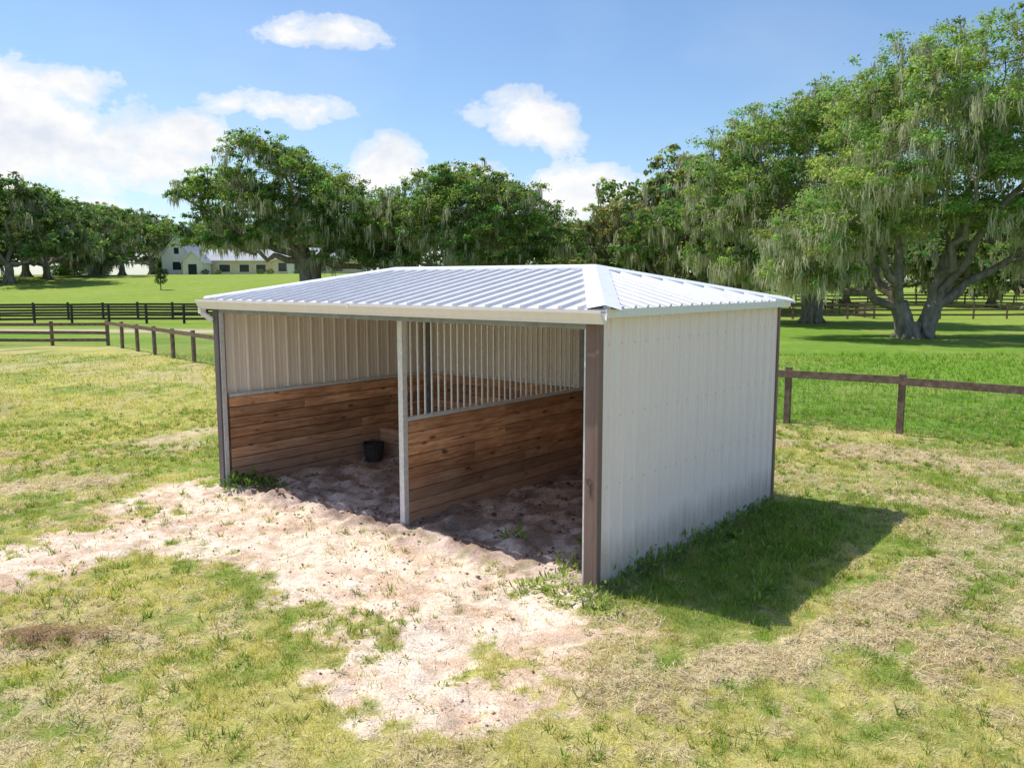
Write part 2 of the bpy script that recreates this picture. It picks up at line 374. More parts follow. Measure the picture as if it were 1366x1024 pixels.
n=3600; a=rng.uniform(-6.7,.9,n); b_=np.where(rng.random(n)<.6,rng.uniform(.1,4.1,n),rng.uniform(-3.2,.1,n))
x=BX+a*EX[0]+b_*EY[0]; y=BY+a*EX[1]+b_*EY[1]; s_=masks(x,y); k=(s_[0]>.5)|(s_[1]>.5); k&=(fbm(x*2.2,y*2.2,88,3)>.46); k&=~((np.abs(a+6.5)<.15)|(np.abs(a)<.12)|(np.abs(a+3)<.08)); x=x[k];y=y[k];ins=s_[1][k];n=len(x)
sz=rng.uniform(.006,.018,n)*(1+.8*ins)*np.where(rng.random(n)<.06,1.8,1)
V=OCT[None]*rng.uniform(.6,1.2,(n,6,1))*sz[:,None,None]*np.array([1,1,.65]); V=V+np.stack([x,y,gz(x,y)+sz*.3],1)[:,None]
base=np.where(ins[:,None]>.5,np.array([[.32,.22,.17]]),np.array([[.56,.39,.27]]))*rng.uniform(.5,1.3,(n,1))
me=mesh_np('dirt_clods',V.reshape(-1,3),[((np.arange(n)[:,None,None]*6+OF[None]).reshape(-1,3),0)],[m_clod],np.repeat(base,6,0))
link(bpy.data.objects.new('dirt_clods',me))

# weeds
def weed(name,pts,seed,col=(.085,.14,.03),leafl=(.05,.13),per=45):
    r=np.random.default_rng(seed); V=[];C=[]
    for (wx,wy,rad,ht) in pts:
        n=int(per*(rad/.15)**1.3)+12
        a=r.uniform(0,6.283,n); rr=rad*np.sqrt(r.random(n)); x=wx+np.cos(a)*rr;y=wy+np.sin(a)*rr
        z=gz(x,y)+r.random(n)*ht*(1-rr/rad*.6)
        l=r.uniform(leafl[0],leafl[1],n); w=l*r.uniform(.07,.2,n); b=a+r.normal(0,.9,n); el=r.uniform(-.1,1.35,n)
        d=np.stack([np.cos(b)*np.cos(el),np.sin(b)*np.cos(el),np.sin(el)],1)*l[:,None]
        s=np.stack([-np.sin(b),np.cos(b),r.uniform(-.4,.4,n)],1)*w[:,None]
        P=np.stack([x,y,z],1)
        V.append(np.stack([P,P+d*.5+s,P+d,P+d*.5-s],1).reshape(-1,3))
        cc=np.array(col)*r.uniform(.6,1.5,(n,1)); C.append(np.repeat(cc,4,0))
    V=np.concatenate(V);C=np.concatenate(C)
    me=mesh_np(name,V,[(np.arange(len(V)).reshape(-1,4),0)],[m_grass],C); link(bpy.data.objects.new(name,me))
def lw(lst): return [(*wpt(a,b),c,d) for a,b,c,d in lst]
weed('weed_clump',lw([(-6.1,.22,.28,.26),(-5.85,.40,.22,.18),(-6.25,.05,.18,.17)]),1,(.11,.19,.045),per=70)
weed('weed_clump',lw([(.09,y,.09+.07*rng.random(),.08+.18*rng.random()**2) for y in np.arange(.1,4.2,.13)]+[(.2+1.2*rng.random(),rng.uniform(.2,4.4),.13,.09) for _ in range(44)]),2,(.20,.29,.065),(.03,.10),55)
weed('tall_weed',lw([(.12,1.75,.07,.40),(.1,.95,.08,.24)]),12,(.19,.28,.06))
weed('weed_clump',lw([(-.35,-.12,.2,.13),(-.15,-.3,.2,.14),(.1,-.2,.2,.12),(-.55,-.35,.16,.08),(-.5,.25,.15,.12),(.3,-.35,.16,.08)]),3,(.25,.32,.075),(.04,.10),60)
weed('weed_clump',lw([(-1.6,.75,.14,.12),(-.65,.9,.15,.14),(-.4,1.4,.14,.12)]),4,(.20,.30,.06))
sp=[]
for i in range(150):
    a=rng.uniform(-6.6,.6);b=-.05-rng.uniform(0,1)*3.0; sp.append((a,b,rng.uniform(.015,.05),.03))
weed('weed_sprigs',lw(sp),5,(.24,.29,.09),(.02,.05),30)

# ------------------------------------------------------------------ shed
shed=empty('horse_run_in_shed',(BX,BY,0),ROT)
ze=2.735; zr=3.155; ym=2.13; xo=.12; yo=.08; inset=1.46
FR=(xo,-yo,ze);BR=(xo,D+yo,ze);FL=(-W-xo,-yo,ze);BL=(-W-xo,D+yo,ze);RR=(-inset,ym,zr);RL=(-W+inset,ym,zr)
def dn(p,k=.02): return (p[0],p[1],p[2]-k)
b=MB()
for P in ([FR,RR,RL,FL],[BR,RR,FR],[BL,RL,RR,BR],[FL,RL,BL]):
    b.poly(P); b.poly([dn(p) for p in P][::-1])
for a,c in ((FL,FR),(FR,BR),(BR,BL),(BL,FL)): b.quad(dn(a),dn(c),c,a)
b.obj('roof_sheet',[m_roof],shed)
b=MB()
def rib(p0,p1,across,m=0):
    p0=Vector(p0);p1=Vector(p1);a=Vector(across);u=(p1-p0).cross(a).normalized()
    if u.z<0:u=-u
    prof=[(-.032,.001),(-.014,.028),(.014,.028),(.032,.001)]
    q0=[p0+a*s+u*h for s,h in prof];q1=[p1+a*s+u*h for s,h in prof]
    for i in range(3): b.quad(q0[i],q0[i+1],q1[i+1],q1[i],m)
    b.quad(*q0,m); b.quad(*q1[::-1],m)
x=-W-xo+.06
wx=inset+xo
while x<xo-.04:
    t=min((xo-x)/wx,(x+W+xo)/wx,1)*.97
    rib((x,-yo-.01,ze),(x,-yo+(ym+yo)*t,ze+(zr-ze)*t),(1,0,0))
    rib((x,D+yo+.01,ze),(x,D+yo-(ym+yo)*t,ze+(zr-ze)*t),(1,0,0)); x+=.229
y=-yo+.06
while y<D+yo-.04:
    t=min((y+yo)/(ym+yo),(D+yo-y)/(ym+yo),1)*.97
    rib((xo+.01,y,ze),(xo-wx*t,y,ze+(zr-ze)*t),(0,1,0))
    rib((-W-xo-.01,y,ze),(-W-xo+wx*t,y,ze+(zr-ze)*t),(0,1,0)); y+=.229
b.obj('roof_ribs',[m_roof],shed)
b=MB()
def cap(p0,p1,d0,d1,w,lift=.03):
    p0=Vector(p0)+Vector((0,0,lift+.012));p1=Vector(p1)+Vector((0,0,lift+.012))
    for d in (d0,d1):
        d=Vector(d).normalized()*w; o=Vector((0,0,-.012))
        b.quad(p0,p1,p1+d+o,p0+d+o)
        b.quad(p0+d+o,p1+d+o,p1+d+o-Vector((0,0,.025)),p0+d+o-Vector((0,0,.025)))
def planenorm(a,b_,c_):
    n=(Vector(b_)-Vector(a)).cross(Vector(c_)-Vector(a)).normalized()
    return n if n.z>0 else -n
nF=planenorm(FR,RR,RL);nR=planenorm(BR,RR,FR);nB=planenorm(BL,RL,RR);nL=planenorm(FL,RL,BL)
def docap(p0,p1,nA,nB_,cA,cB,w):
    h=(Vector(p1)-Vector(p0)).normalized()
    a=h.cross(nA); a=a if a.dot(Vector(cA)-Vector(p0))>0 else -a
    c_=h.cross(nB_); c_=c_ if c_.dot(Vector(cB)-Vector(p0))>0 else -c_
    cap(p0,p1,a,c_,w)
cF=(-3.2,1,2.9);cR=(-.3,ym,2.9);cB_=(-3.2,3.3,2.9);cL=(-6.2,ym,2.9)
docap(FR,RR,nF,nR,cF,cR,.16);docap(BR,RR,nB,nR,cB_,cR,.16);docap(FL,RL,nF,nL,cF,cL,.16);docap(BL,RL,nB,nL,cB_,cL,.16)
docap(RR,RL,nF,nB,cF,cB_,.15)
b.box(xo+.001,xo+.022,-yo,D+yo,ze-.075,ze+.004); b.box(-W-xo-.022,-W-xo-.001,-yo,D+yo,ze-.075,ze+.004)
b.box(-W-xo,xo,D+yo+.001,D+yo+.02,ze-.08,ze+.004)
b.obj('hip_caps_and_trim',[m_cap],shed)
b=MB()
prof=[(-yo-.004,ze-.13),(-yo-.07,ze-.13),(-yo-.078,ze-.095),(-yo-.105,ze-.05),(-yo-.115,ze-.03),(-yo-.115,ze-.004),(-yo-.104,ze-.004),(-yo-.104,ze-.03),(-yo-.02,ze-.10),(-yo-.004,ze-.03)]
x0,x1=-W-xo-.05,xo+.03
for i in range(len(prof)-1):
    (y0,z0),(y1,z1)=prof[i],prof[i+1]; b.quad((x0,y0,z0),(x1,y0,z0),(x1,y1,z1),(x0,y1,z1))
for xx in (x0,x1): b.poly([(xx,p[0],p[1]) for p in prof])
for xx in (-3.35,): b.box(xx-.02,xx+.02,-yo-.119,-yo-.1151,ze-.13+.08,ze-.001)
b.box(x0+.02,x0+.10,-yo-.085,-yo-.01,ze-.20,ze-.131)
b.beam((x0+.06,-yo-.05,ze-.19),(x0+.16,-yo+.05,ze-.30),.07,.06)
b.obj('gutter',[m_gut],shed)

def corr(p0,p1,z0,z1,nrm,name,m,pitch=.229,dep=.024):
    b=MB(); p0=Vector((*p0,0));p1=Vector((*p1,0)); Ln=(p1-p0).length; d=(p1-p0)/Ln; n=Vector((*nrm,0))
    pts=[];s=.0
    while s<Ln:
        for o,h in ((0,0),(.062,0),(.064,.005),(.078,.005),(.080,0),(.140,0),(.142,.005),(.156,.005),(.158,0),(.178,0),(.192,dep),(.213,dep),(.227,0)):
            if s+o<=Ln: pts.append((s+o,h))
        s+=pitch
    pts.append((Ln,0))
    for (s0,h0),(s1,h1) in zip(pts[:-1],pts[1:]):
        a=p0+d*s0+n*h0;c=p0+d*s1+n*h1
        b.quad((a.x,a.y,z0),(c.x,c.y,z0),(c.x,c.y,z1),(a.x,a.y,z1))
    return b.obj(name,[m],shed)
corr((0.005,.0),(0.005,D),.02,ze-.03,(1,0),'right_wall_panel',m_wall)
corr((-W-.005,D),(-W-.005,0),.02,ze-.03,(-1,0),'left_wall_panel',m_wall)
corr((0,D+.005),(-W,D+.005),.02,ze-.03,(0,1),'back_wall_panel',m_wall)
corr((-W+.03,0.06),(-W+.03,D-.02),1.34,ze-.05,(1,0),'left_inner_panel',m_wallin)
corr((-.03,.14),(-.03,D-.02),1.34,ze-.05,(-1,0),'right_inner_panel',m_wallin)
corr((-W+.04,D-.03),(-.04,D-.03),1.34,ze-.05,(0,-1),'back_inner_panel',m_wallin)
b=MB()
for zz in (.35,1.02,1.7,2.4):
    y=.17
    while y<D:
        b.box(.008,.013,y-.004,y+.004,zz-.004,zz+.004); y+=.229
b.obj('wall_screws',[m_screw],shed)
b=MB()
b.box(-.13,-.018,-.015,.10,-.2,ze-.14)
b.box(-.018,.028,-.02,.055,-.1,ze-.07)
b.box(-.05,.028,D-.01,D+.045,-.1,ze-.07)
b.obj('front_right_post',[m_brown],shed,.004)
b=MB(); b.box(-.155,-.131,.0,.06,-.1,ze-.14); b.obj('post_edge_angle',[m_galv],shed)
b=MB()
b.box(-W-.03,-W+.085,-.015,.10,-.2,ze-.14)
b.box(-W-.03,-W+.03,D-.01,D+.045,-.1,ze-.08)
b.obj('front_left_post',[m_dark],shed,.004)
b=MB(); b.box(-W+.086,-W+.11,.01,.07,-.1,ze-.14); b.obj('left_post_angle',[m_galv],shed)
b=MB()
for i in range(7):
    zz=1.05+rng.uniform(-.10,.12); b.beam((-.07+rng.uniform(-.03,.03),-.016,zz),(-.07+rng.uniform(-.04,.04),-.024,zz+rng.uniform(.03,.08)),.012,.008)
b.obj('post_dent',[m_brown],shed)
MX,MY=-3.0,.33
b=MB()
b.box(MX-.04,MX+.04,MY-.04,MY+.04,-.2,ze+.04)
b.obj('middle_front_post',[m_galv],shed,.004)
b=MB()
b.box(MX-.05,MX+.05,D-.16,D-.06,-.1,ze-.02)
b.box(-W+.06,-W+.15,D-.16,D-.07,-.1,ze-.02)
b.box(-.14,-.05,D-.16,D-.07,-.1,ze-.02)
b.obj('rear_posts',[m_galvd],shed,.004)
b=MB()
b.box(-W+.09,-.14,.0,.05,ze-.19,ze-.07); b.box(-W+.16,-.15,D-.12,D-.07,ze-.17,ze-.07)
b.box(-W+.07,-W+.12,.11,D-.17,ze-.17,ze-.07); b.box(-.12,-.07,.11,D-.17,ze-.17,ze-.07)
b.box(MX-.025,MX+.025,MY+.05,D-.17,ze-.1,ze-.03)
for x in (-5.4,-4.3,-2.0,-.95):
    h=zr-.06
    b.beam((x,.02,ze-.06),(x,ym,h) if -W+inset<x<-inset else (x,ym,h-.25),.05,.06)
    b.beam((x,D-.05,ze-.06),(x,ym,h) if -W+inset<x<-inset else (x,ym,h-.25),.05,.06)
b.obj('roof_frame',[m_galvd],shed)
def boards(axis,fixed,a0,a1,z0,z1,n,m,name,th=.04):
    b=MB(); hh=(z1-z0)/n
    for i in range(n):
        za=z0+i*hh+.005;zb=z0+(i+1)*hh-.005; j=rng.uniform(-.003,.003)
        cuts=[a0,a1]
        if a1-a0>3: cuts=[a0,a0+(a1-a0)*rng.choice([.33,.5,.62,.75]),a1]
        for c0,c1 in zip(cuts[:-1],cuts[1:]):
            col=rng.random()
            if axis=='y': b.box(fixed-th/2+j,fixed+th/2+j,c0+.002,c1-.002,za,zb,0,col)
            else: b.box(c0+.002,c1-.002,fixed-th/2+j,fixed+th/2+j,za,zb,0,col)
    return b.obj(name,[m],shed,.005)
ZW=1.33
boards('y',-W+.07,.12,D-.17,-.02,ZW,9,m_woody,'left_wall_boards')
boards('y',-.07,.12,D-.17,-.02,ZW,9,m_woody,'right_wall_boards')
boards('x',D-.05,-W+.16,MX-.06,-.02,ZW,9,m_woodx,'back_wall_boards_a')
boards('x',D-.05,MX+.06,-.15,-.02,ZW,9,m_woodx,'back_wall_boards_b')
boards('y',MX,MY+.045,D-.17,.03,ZW-.02,9,m_woody,'partition_boards')
b=MB()
b.box(-W+.04,-W+.105,.12,D-.17,ZW+.002,ZW+.045); b.box(-.105,-.04,.12,D-.17,ZW+.002,ZW+.045)
b.box(-W+.16,MX-.06,D-.085,D-.035,ZW+.002,ZW+.045); b.box(MX+.06,-.15,D-.085,D-.035,ZW+.002,ZW+.045)
b.box(MX-.03,MX+.03,MY+.045,D-.17,ZW-.015,ZW+.03)
b.obj('cap_rails',[m_galv],shed)
b=MB(); y=MY+.14
while y<D-.2:
    b.box(MX-.0095,MX+.0095,y-.0095,y+.0095,ZW+.031,ze-.101); y+=.118
b.obj('grill_bars',[m_galv],shed)
fb=MB()
fx,fy=-W+.11,2.95
for (a0,a1,c0,c1) in ((fx,fx+.55,fy,fy+.03),(fx,fx+.03,fy+.031,fy+.62),(fx+.52,fx+.55,fy+.031,fy+.62),(fx+.031,fx+.519,fy+.59,fy+.62)):
    fb.box(a0,a1,c0,c1,.0,.24,0,.8); fb.box(a0,a1,c0,c1,.25,.50,0,1.0)
fb.box(fx+.031,fx+.519,fy+.031,fy+.589,.10,.13)
fo=fb.obj('feed_box',[m_woodx],None,.004); fo.location=(BX,BY,0); fo.rotation_euler=(0,0,ROT)
b=MB(); K=18; px,py=-W+.32,2.62
for i in range(K):
    a0=2*math.pi*i/K;a1=2*math.pi*(i+1)/K
    for (r0,z0,r1,z1) in ((.14,.0,.18,.30),(.165,.30,.125,.04),(.18,.30,.165,.30),(.125,.04,0.001,.04)):
        b.quad((px+r0*math.cos(a0),py+r0*math.sin(a0),z0),(px+r0*math.cos(a1),py+r0*math.sin(a1),z0),(px+r1*math.cos(a1),py+r1*math.sin(a1),z1),(px+r1*math.cos(a0),py+r1*math.sin(a0),z1))
bo=b.obj('rubber_bucket',[m_fblack]); bo.location=(BX,BY,.02); bo.rotation_euler=(0,0,ROT)

# ------------------------------------------------------------------ fences
def along(poly,sp):
    out=[];
    for (a,b_) in zip(poly[:-1],poly[1:]):
        L_=math.hypot(b_[0]-a[0],b_[1]-a[1]); n=max(1,round(L_/sp))
        for i in range(n): out.append((a[0]+(b_[0]-a[0])*i/n,a[1]+(b_[1]-a[1])*i/n))
    out.append(poly[-1]); return out
def fence(name,poly,sp,hp,rails,pw,rh,m,wire=None,rt=.035,side=-1):
    P=along(poly,sp); b=MB(); 
    Zs=[gz1(x,y) for x,y in P]
    for i,((x,y),z) in enumerate(zip(P,Zs)):
        h=hp+rng.uniform(-.03,.03)
        b.beam((x,y,z-.3),(x+rng.uniform(-.02,.02),y+rng.uniform(-.02,.02),z+h),pw,pw,0,.5,(0.6,0.8,0))
    for i in range(len(P)-1):
        (x0,y0),(x1,y1)=P[i],P[i+1]; dx,dy=x1-x0,y1-y0; l=math.hypot(dx,dy); nx_,ny_=dy/l*side*-1,-dx/l*side*-1
        o=pw/2+rt/2+.003
        for r_ in rails:
            j0=rng.uniform(-.015,.015);j1=rng.uniform(-.015,.015)
            b.beam((x0+nx_*o,y0+ny_*o,Zs[i]+r_+j0),(x1+nx_*o,y1+ny_*o,Zs[i+1]+r_+j1),rt,rh)
    mats=[m]
    if wire is not None:
        mats.append(m_wire)
        for i in range(len(P)-1):
            (x0,y0),(x1,y1)=P[i],P[i+1]
            if y0>34 or x0>16: continue
            for zz in np.arange(.08,rails[0]-.05,.12): b.beam((x0,y0,Zs[i]+zz),(x1,y1,Zs[i+1]+zz),.004,.004,1)
            n=int(math.hypot(x1-x0,y1-y0)/.1)
            for k in range(n):
                t=k/n; xx=x0+(x1-x0)*t;yy=y0+(y1-y0)*t;zz=Zs[i]+(Zs[i+1]-Zs[i])*t
                b.beam((xx,yy,zz+.05),(xx,yy,zz+rails[0]),.003,.003,1,.5,(1,0,0))
    return b.obj(name,mats)
fence('paddock_fence',FENCE[:4],2.15,1.18,[1.05],.115,.15,m_fence,True)
fence('paddock_fence',[(-60,38.2),(-18.8,38.6)],2.6,1.1,[.98,.6,.25],.12,.14,m_fence)
fence('board_fence',[(-75,58),(-2,58)],2.6,1.3,[1.15,.75,.35],.13,.15,m_fblack)
fence('board_fence',[(-75,62.5),(-2,62.5)],2.6,1.3,[1.15,.75,.35],.13,.15,m_fblack)
fence('board_fence',[(30,69),(75,66)],2.6,1.3,[1.15,.75,.35],.13,.15,m_fence)
fence('board_fence',[(20,66),(30,69),(33,95)],2.6,1.3,[1.15,.75,.35],.14,.17,m_fence)
fence('board_fence',[(20,66),(19,78),(30,90)],2.6,1.3,[1.15,.75,.35],.14,.17,m_fence)
fence('board_fence',[(34,100),(110,96)],2.8,1.3,[1.15,.75,.35],.15,.17,m_fence)

# ------------------------------------------------------------------ trees
def tube(V,F,p,r,k=7):
    base=len(V); n=len(p)
    for i in range(n):
        d=(p[min(i+1,n-1)]-p[max(i-1,0)]); d=d/ (np.linalg.norm(d)+1e-9)
        a=np.cross(d,[.3,.9,.1]); a/=np.linalg.norm(a)+1e-9; c=np.cross(d,a)
        for j in range(k):
            t=2*math.pi*j/k; V.append(p[i]+(a*math.cos(t)+c*math.sin(t))*r[i])
    for i in range(n-1):
        for j in range(k):
            F.append((base+i*k+j,base+i*k+(j+1)%k,base+(i+1)*k+(j+1)%k,base+(i+1)*k+j))
def oak(name,lobes,tr=.7,fork=2.5,leaf=.26,dens=1.0,per=60,moss=1.0,seed=0,tint=(.085,.125,.034),trunks=((0,0),),mosscol=(.20,.21,.13),nd=2,mlen=1.0,grow=1.0):
    r=np.random.default_rng(seed); V=[];F=[]
    lob=[]
    for (dx,dz,rad) in [l[:3] for l in lobes]:
        rad=rad*grow
        lob.append((dx,r.uniform(-1,1)*rad*.7,dz,rad))
        for s in ((-1,1) if nd==2 else (r.choice([-1,1]),)):
            lob.append((dx*.8+r.uniform(-.5,.5)*rad,s*rad*r.uniform(1.2,2.0),dz-r.uniform(.0,.5)*rad,rad*r.uniform(.65,.95)))
    lob=np.array(lob)
    for ti,(tx,ty) in enumerate(trunks):
        fk=np.array([tx,ty,fork]); b0=np.array([tx*.25,ty*.25,-.4])
        n=7; pts=[b0+(fk-b0)*(i/(n-1))+np.array([r.normal()*.05*tr,r.normal()*.05*tr,0]) for i in range(n)]
        rad=[tr*(1.0+.55*math.exp(-i*1.6))*(1-.22*i/(n-1)) for i in range(n)]
        tube(V,F,pts,rad,10)
        for k in range(5):
            a=k*1.256+r.uniform(-.3,.3); e=np.array([math.cos(a),math.sin(a),0])
            tube(V,F,[b0+np.array([0,0,1.2])+e*tr*.5,b0+np.array([0,0,.62])+e*tr*1.05,b0+e*tr*1.9+np.array([0,0,.3])],[tr*.42,tr*.36,tr*.12],6)
    nmain=min(len(lob),3*len(trunks)+3)
    chosen=[int(np.argmax(np.abs(lob[:,0])+.3*lob[:,2]))]
    while len(chosen)<nmain:
        dmin=np.min([np.linalg.norm(lob[:,:3]-lob[c,:3],axis=1) for c in chosen],axis=0); chosen.append(int(np.argmax(dmin)))
    limbpts=[]
    def limb(p0,e,r0,r1,sag,n=9,wob=.3,k=7):
        mid=p0+(e-p0)*.5+sag; pts=[]
        for q in range(n):
            t=q/(n-1); p=(1-t)**2*p0+2*t*(1-t)*mid+t*t*e
            if 0<q<n-1: p=p+r.normal(size=3)*wob*.5
            pts.append(p)
        rr=[r0+(r1-r0)*(q/(n-1))**.8 for q in range(n)]
        tube(V,F,pts,rr,k); return pts,rr
    for c in chosen:
        e=lob[c,:3]; tx,ty=min(trunks,key=lambda t:(t[0]*2-e[0])**2); fk=np.array([tx,ty,fork-.25])
        pts,rr=limb(fk,e,tr*.52,tr*.10,np.array([(e[0]-tx)*.05,e[1]*.05,-.10*abs(e[0]-tx)+.1*(e[2]-fork)]),11,.35,8)
        limbpts+=list(zip(pts[2:],rr[2:]))
    LP=np.array([p for p,_ in limbpts]);LR=np.array([q for _,q in limbpts])
    for i in range(len(lob)):
        e=lob[i,:3]; lr=lob[i,3]
        if i not in chosen:
            dd=np.linalg.norm(LP-e,axis=1)+np.maximum(0,LP[:,2]-e[2])*1.5; j=int(np.argmin(dd)); r0=min(LR[j]*.7,tr*.25)
            pts,rr=limb(LP[j],e,r0,.03,np.array([0,0,.1*lr]),7,.2,6)
        else: pts=[e-np.array([0,0,lr*.5]),e]; r0=tr*.12
        for j in range(4):
            d=r.normal(size=3); d/=np.linalg.norm(d); d[2]=abs(d[2])*.6-.1
            p0=pts[-1-(j%2)]; p1=e+d*lr*.9; pm=(p0+p1)/2+r.normal(size=3)*.12*lr
            tube(V,F,[p0,pm,p1],[max(.03,r0*.25),.03,.012],4)
    nb=len(V)
    Vw=np.array(V); cw=np.tile([[.2,.2,.2]],(nb,1))
    cc=[];cr=[];cl=[]
    for (lx_,ly_,lz_,lr) in lob:
        n=int(6.0*dens*lr**2)+8
        d=r.normal(size=(n,3)); d/=np.linalg.norm(d,axis=1)[:,None]
        d[:,2]=np.where(d[:,2]<-.45,-d[:,2]*.5,d[:,2])
        rr=lr*r.uniform(.35,1.2,n)**.8
        cc.append(np.array([lx_,ly_,lz_])+d*rr[:,None]*np.array([1.1,1.1,.85])); cr.append(r.uniform(.28,.66,n)*(.55+.16*lr)); cl.append(r.normal(1,.22,n))
    cc=np.concatenate(cc);cr=np.concatenate(cr);cl=np.clip(np.concatenate(cl),.55,1.6)
    hue=r.normal(0,.10,len(cc))
    n=len(cc)*per; id_=np.repeat(np.arange(len(cc)),per)
    d=r.normal(size=(n,3)); d/=np.linalg.norm(d,axis=1)[:,None]
    P=cc[id_]+d*(cr[id_]*r.uniform(.2,1.3,n))[:,None]*np.array([1.25,1.25,.65])
    nr=d*.35+np.array([-.4,-.05,.7])+r.normal(size=(n,3))*.5; nr/=np.linalg.norm(nr,axis=1)[:,None]
    a=np.cross(nr,r.normal(size=(n,3))); a/=np.linalg.norm(a,axis=1)[:,None]; c_=np.cross(nr,a)
    s=leaf*r.uniform(.5,1.2,n)[:,None]
    LV=np.stack([P-a*s*.55,P+c_*s*.32,P+a*s*.55,P-c_*s*.32],1).reshape(-1,3)
    col=np.array(tint)[None]*(cl[id_]*r.uniform(.75,1.3,n))[:,None]
    col[:,0]*=1+hue[id_]*1.5+r.normal(0,.08,n)
    LC=np.repeat(np.clip(col,.01,.45),4,0)
    nm=int(len(cc)*moss); MV=np.zeros((0,3)); MC=np.zeros((0,3))
    if nm>0:
        wgt=sstep(.40,.62,fbm(cc[:,0]*.35+seed,cc[:,2]*.35+cc[:,1]*.2,5,2))+.08; wgt=wgt*(1.2-.6*(cc[:,2]-cc[:,2].min())/(np.ptp(cc[:,2])+.1)); wgt/=wgt.sum()
        idx=r.choice(len(cc),nm,p=wgt); per_m=12
        tid=np.repeat(np.arange(nm),per_m); n=len(tid)
        len_=(mlen*r.uniform(.35,1.6,nm)*(leaf/.26)**.3)[tid]*r.uniform(.3,1.1,n)
        base=cc[idx][tid]+(r.normal(size=(nm,3))*np.array([.35,.35,.15]))[tid]+np.stack([r.normal(0,.13,n),r.normal(0,.13,n),r.uniform(-.5,.05,n)],1)
        ang=r.uniform(0,6.283,n); w=leaf*.2*r.uniform(.5,1.2,n)
        sx=np.stack([np.cos(ang)*w,np.sin(ang)*w,0*w],1)
        mid=base-np.stack([r.normal(0,.05,n),r.normal(0,.05,n),len_*.5],1); end=base-np.stack([r.normal(0,.1,n),r.normal(0,.1,n),len_],1)
        q=np.stack([base-sx*.6,base+sx*.6,mid+sx,mid-sx,end],1)
        MV=q.reshape(-1,3); MC=np.repeat(np.array(mosscol)[None]*r.uniform(.65,1.25,(n,1)),5,0)
    allV=np.concatenate([Vw,LV,MV]); allC=np.concatenate([cw,LC,MC])
    polys=[(np.array(F),0),(nb+np.arange(len(LV)).reshape(-1,4),1)]
    if nm>0:
        b0=nb+len(LV); k=np.arange(n)*5
        polys+= [(b0+np.stack([k,k+1,k+2,k+3],1),2),(b0+np.stack([k+3,k+2,k+4],1),2)]
    return mesh_np(name,allV,polys,[m_bark,m_leaf,m_moss],allC)
def place(me,name,x,y,rot=0,sc=1.0,parent=None,dz=0):
    o=bpy.data.objects.new(name,me); o.location=(x,y,float(terr(np.array([float(x)]),np.array([float(y)]))[0])+dz); o.rotation_euler=(0,0,rot); o.scale=(sc,)*3
    return link(o,parent)

L1=[(-5.3,14.4,2.6),(-2.6,14.0,2.3),(-.6,12.6,2.5),(-8.6,12.0,2.4),(-11.6,11.2,1.9),(-13.2,10.4,1.2),(-11.2,7.8,1.5),(-6.8,9.6,2.4),(-3.2,10.2,2.8),(1.7,11.2,2.6),(4.2,9.8,2.9),(6.6,8.4,2.6),(3.6,6.8,2.8),(8.6,6.6,2.4),(5.8,4.8,2.5),(-9.6,5.8,1.2),(-6.4,6.0,1.4),(-12.3,5.6,1.1),(9.4,4.0,2.1),(-3,7,2.0),(.8,8.2,2.4),(-9.5,8.5,1.6)]
place(oak('live_oak_tree',L1,.85,4.0,.27,1.05,50,.5,11,(.160,.240,.080),((-.5,0),(.5,.4)),(.46,.46,.34)),'live_oak_tree',-20.5,85)
L2=[(-2.9,11.4,2.6),(-.6,11.9,2.2),(1.7,11.8,2.3),(3.6,11.2,2.2),(-5.9,9.4,2.7),(5.4,10.2,2.6),(7.8,8.4,2.5),(0,9.4,3.3),(-3.7,7.2,3.0),(3.7,6.8,3.0),(-7.6,7.0,2.4),(9.8,6.2,2.1),(-8.8,4.6,2.0),(6.4,4.4,2.4),(-1,5,2.8)]
place(oak('live_oak_tree',L2,.8,3.2,.27,1.0,50,.5,12,(.155,.232,.080),mosscol=(.46,.46,.34)),'live_oak_tree',-4.6,82)
L4=[(-3.0,10.4,2.0),(-.8,11.9,2.2),(2.4,12.0,2.3),(5.2,11.3,2.3),(-1.9,8.2,1.8),(1.2,9.0,1.9),(4.0,8.5,2.0),(7.2,9.5,2.2),(-4.6,8.0,1.7),(-5.6,6.2,1.6),(-6.7,4.9,1.35),(-4.2,5.2,1.3),(2.6,6.7,1.4),(4.9,6.5,1.6),(7.4,6.4,1.8),(8.5,4.4,1.5),(0,14.0,2.2),(3.6,14.4,2.3),(7,13,2.2),(-3,12.6,1.8),(9.5,8,2),(-7.0,3.6,1.0),(0,6.8,1.4),(-2.6,6.2,1.3),(-5.9,3.6,1.1)]
place(oak('live_oak_tree',L4,.55,1.9,.17,1.2,68,.9,14,(.225,.320,.100),((-.9,0),(1.1,.2)),(.56,.54,.38),2,.95,1.08),'live_oak_tree',21.3,44)
L3=[(-4.3,13.2,2.2),(-6.3,12.0,2.0),(-1.8,13.8,2.4),(1,14.2,2.5),(4,13.5,2.5),(-7.2,9.8,1.9),(-4.5,10.1,2.4),(-1,10.4,2.5),(-7.6,7.4,1.8),(-5.4,6.9,2.0),(-2.3,6.9,2.2),(1.2,8.2,2.5),(3.7,10,2.4),(-3.4,4.6,1.5),(-7.4,4.8,1.6),(4.2,6.9,2.1),(0,15.2,1.8),(6.5,9,2),(-5.3,4.4,1.5),(-1,4.8,1.3)]
place(oak('live_oak_tree',L3,.55,2.4,.22,1.05,58,.8,13,(.200,.285,.095),((-.4,0),(.5,.3)),(.52,.51,.36),2,1.0,1.1),'live_oak_tree',21.6,60)
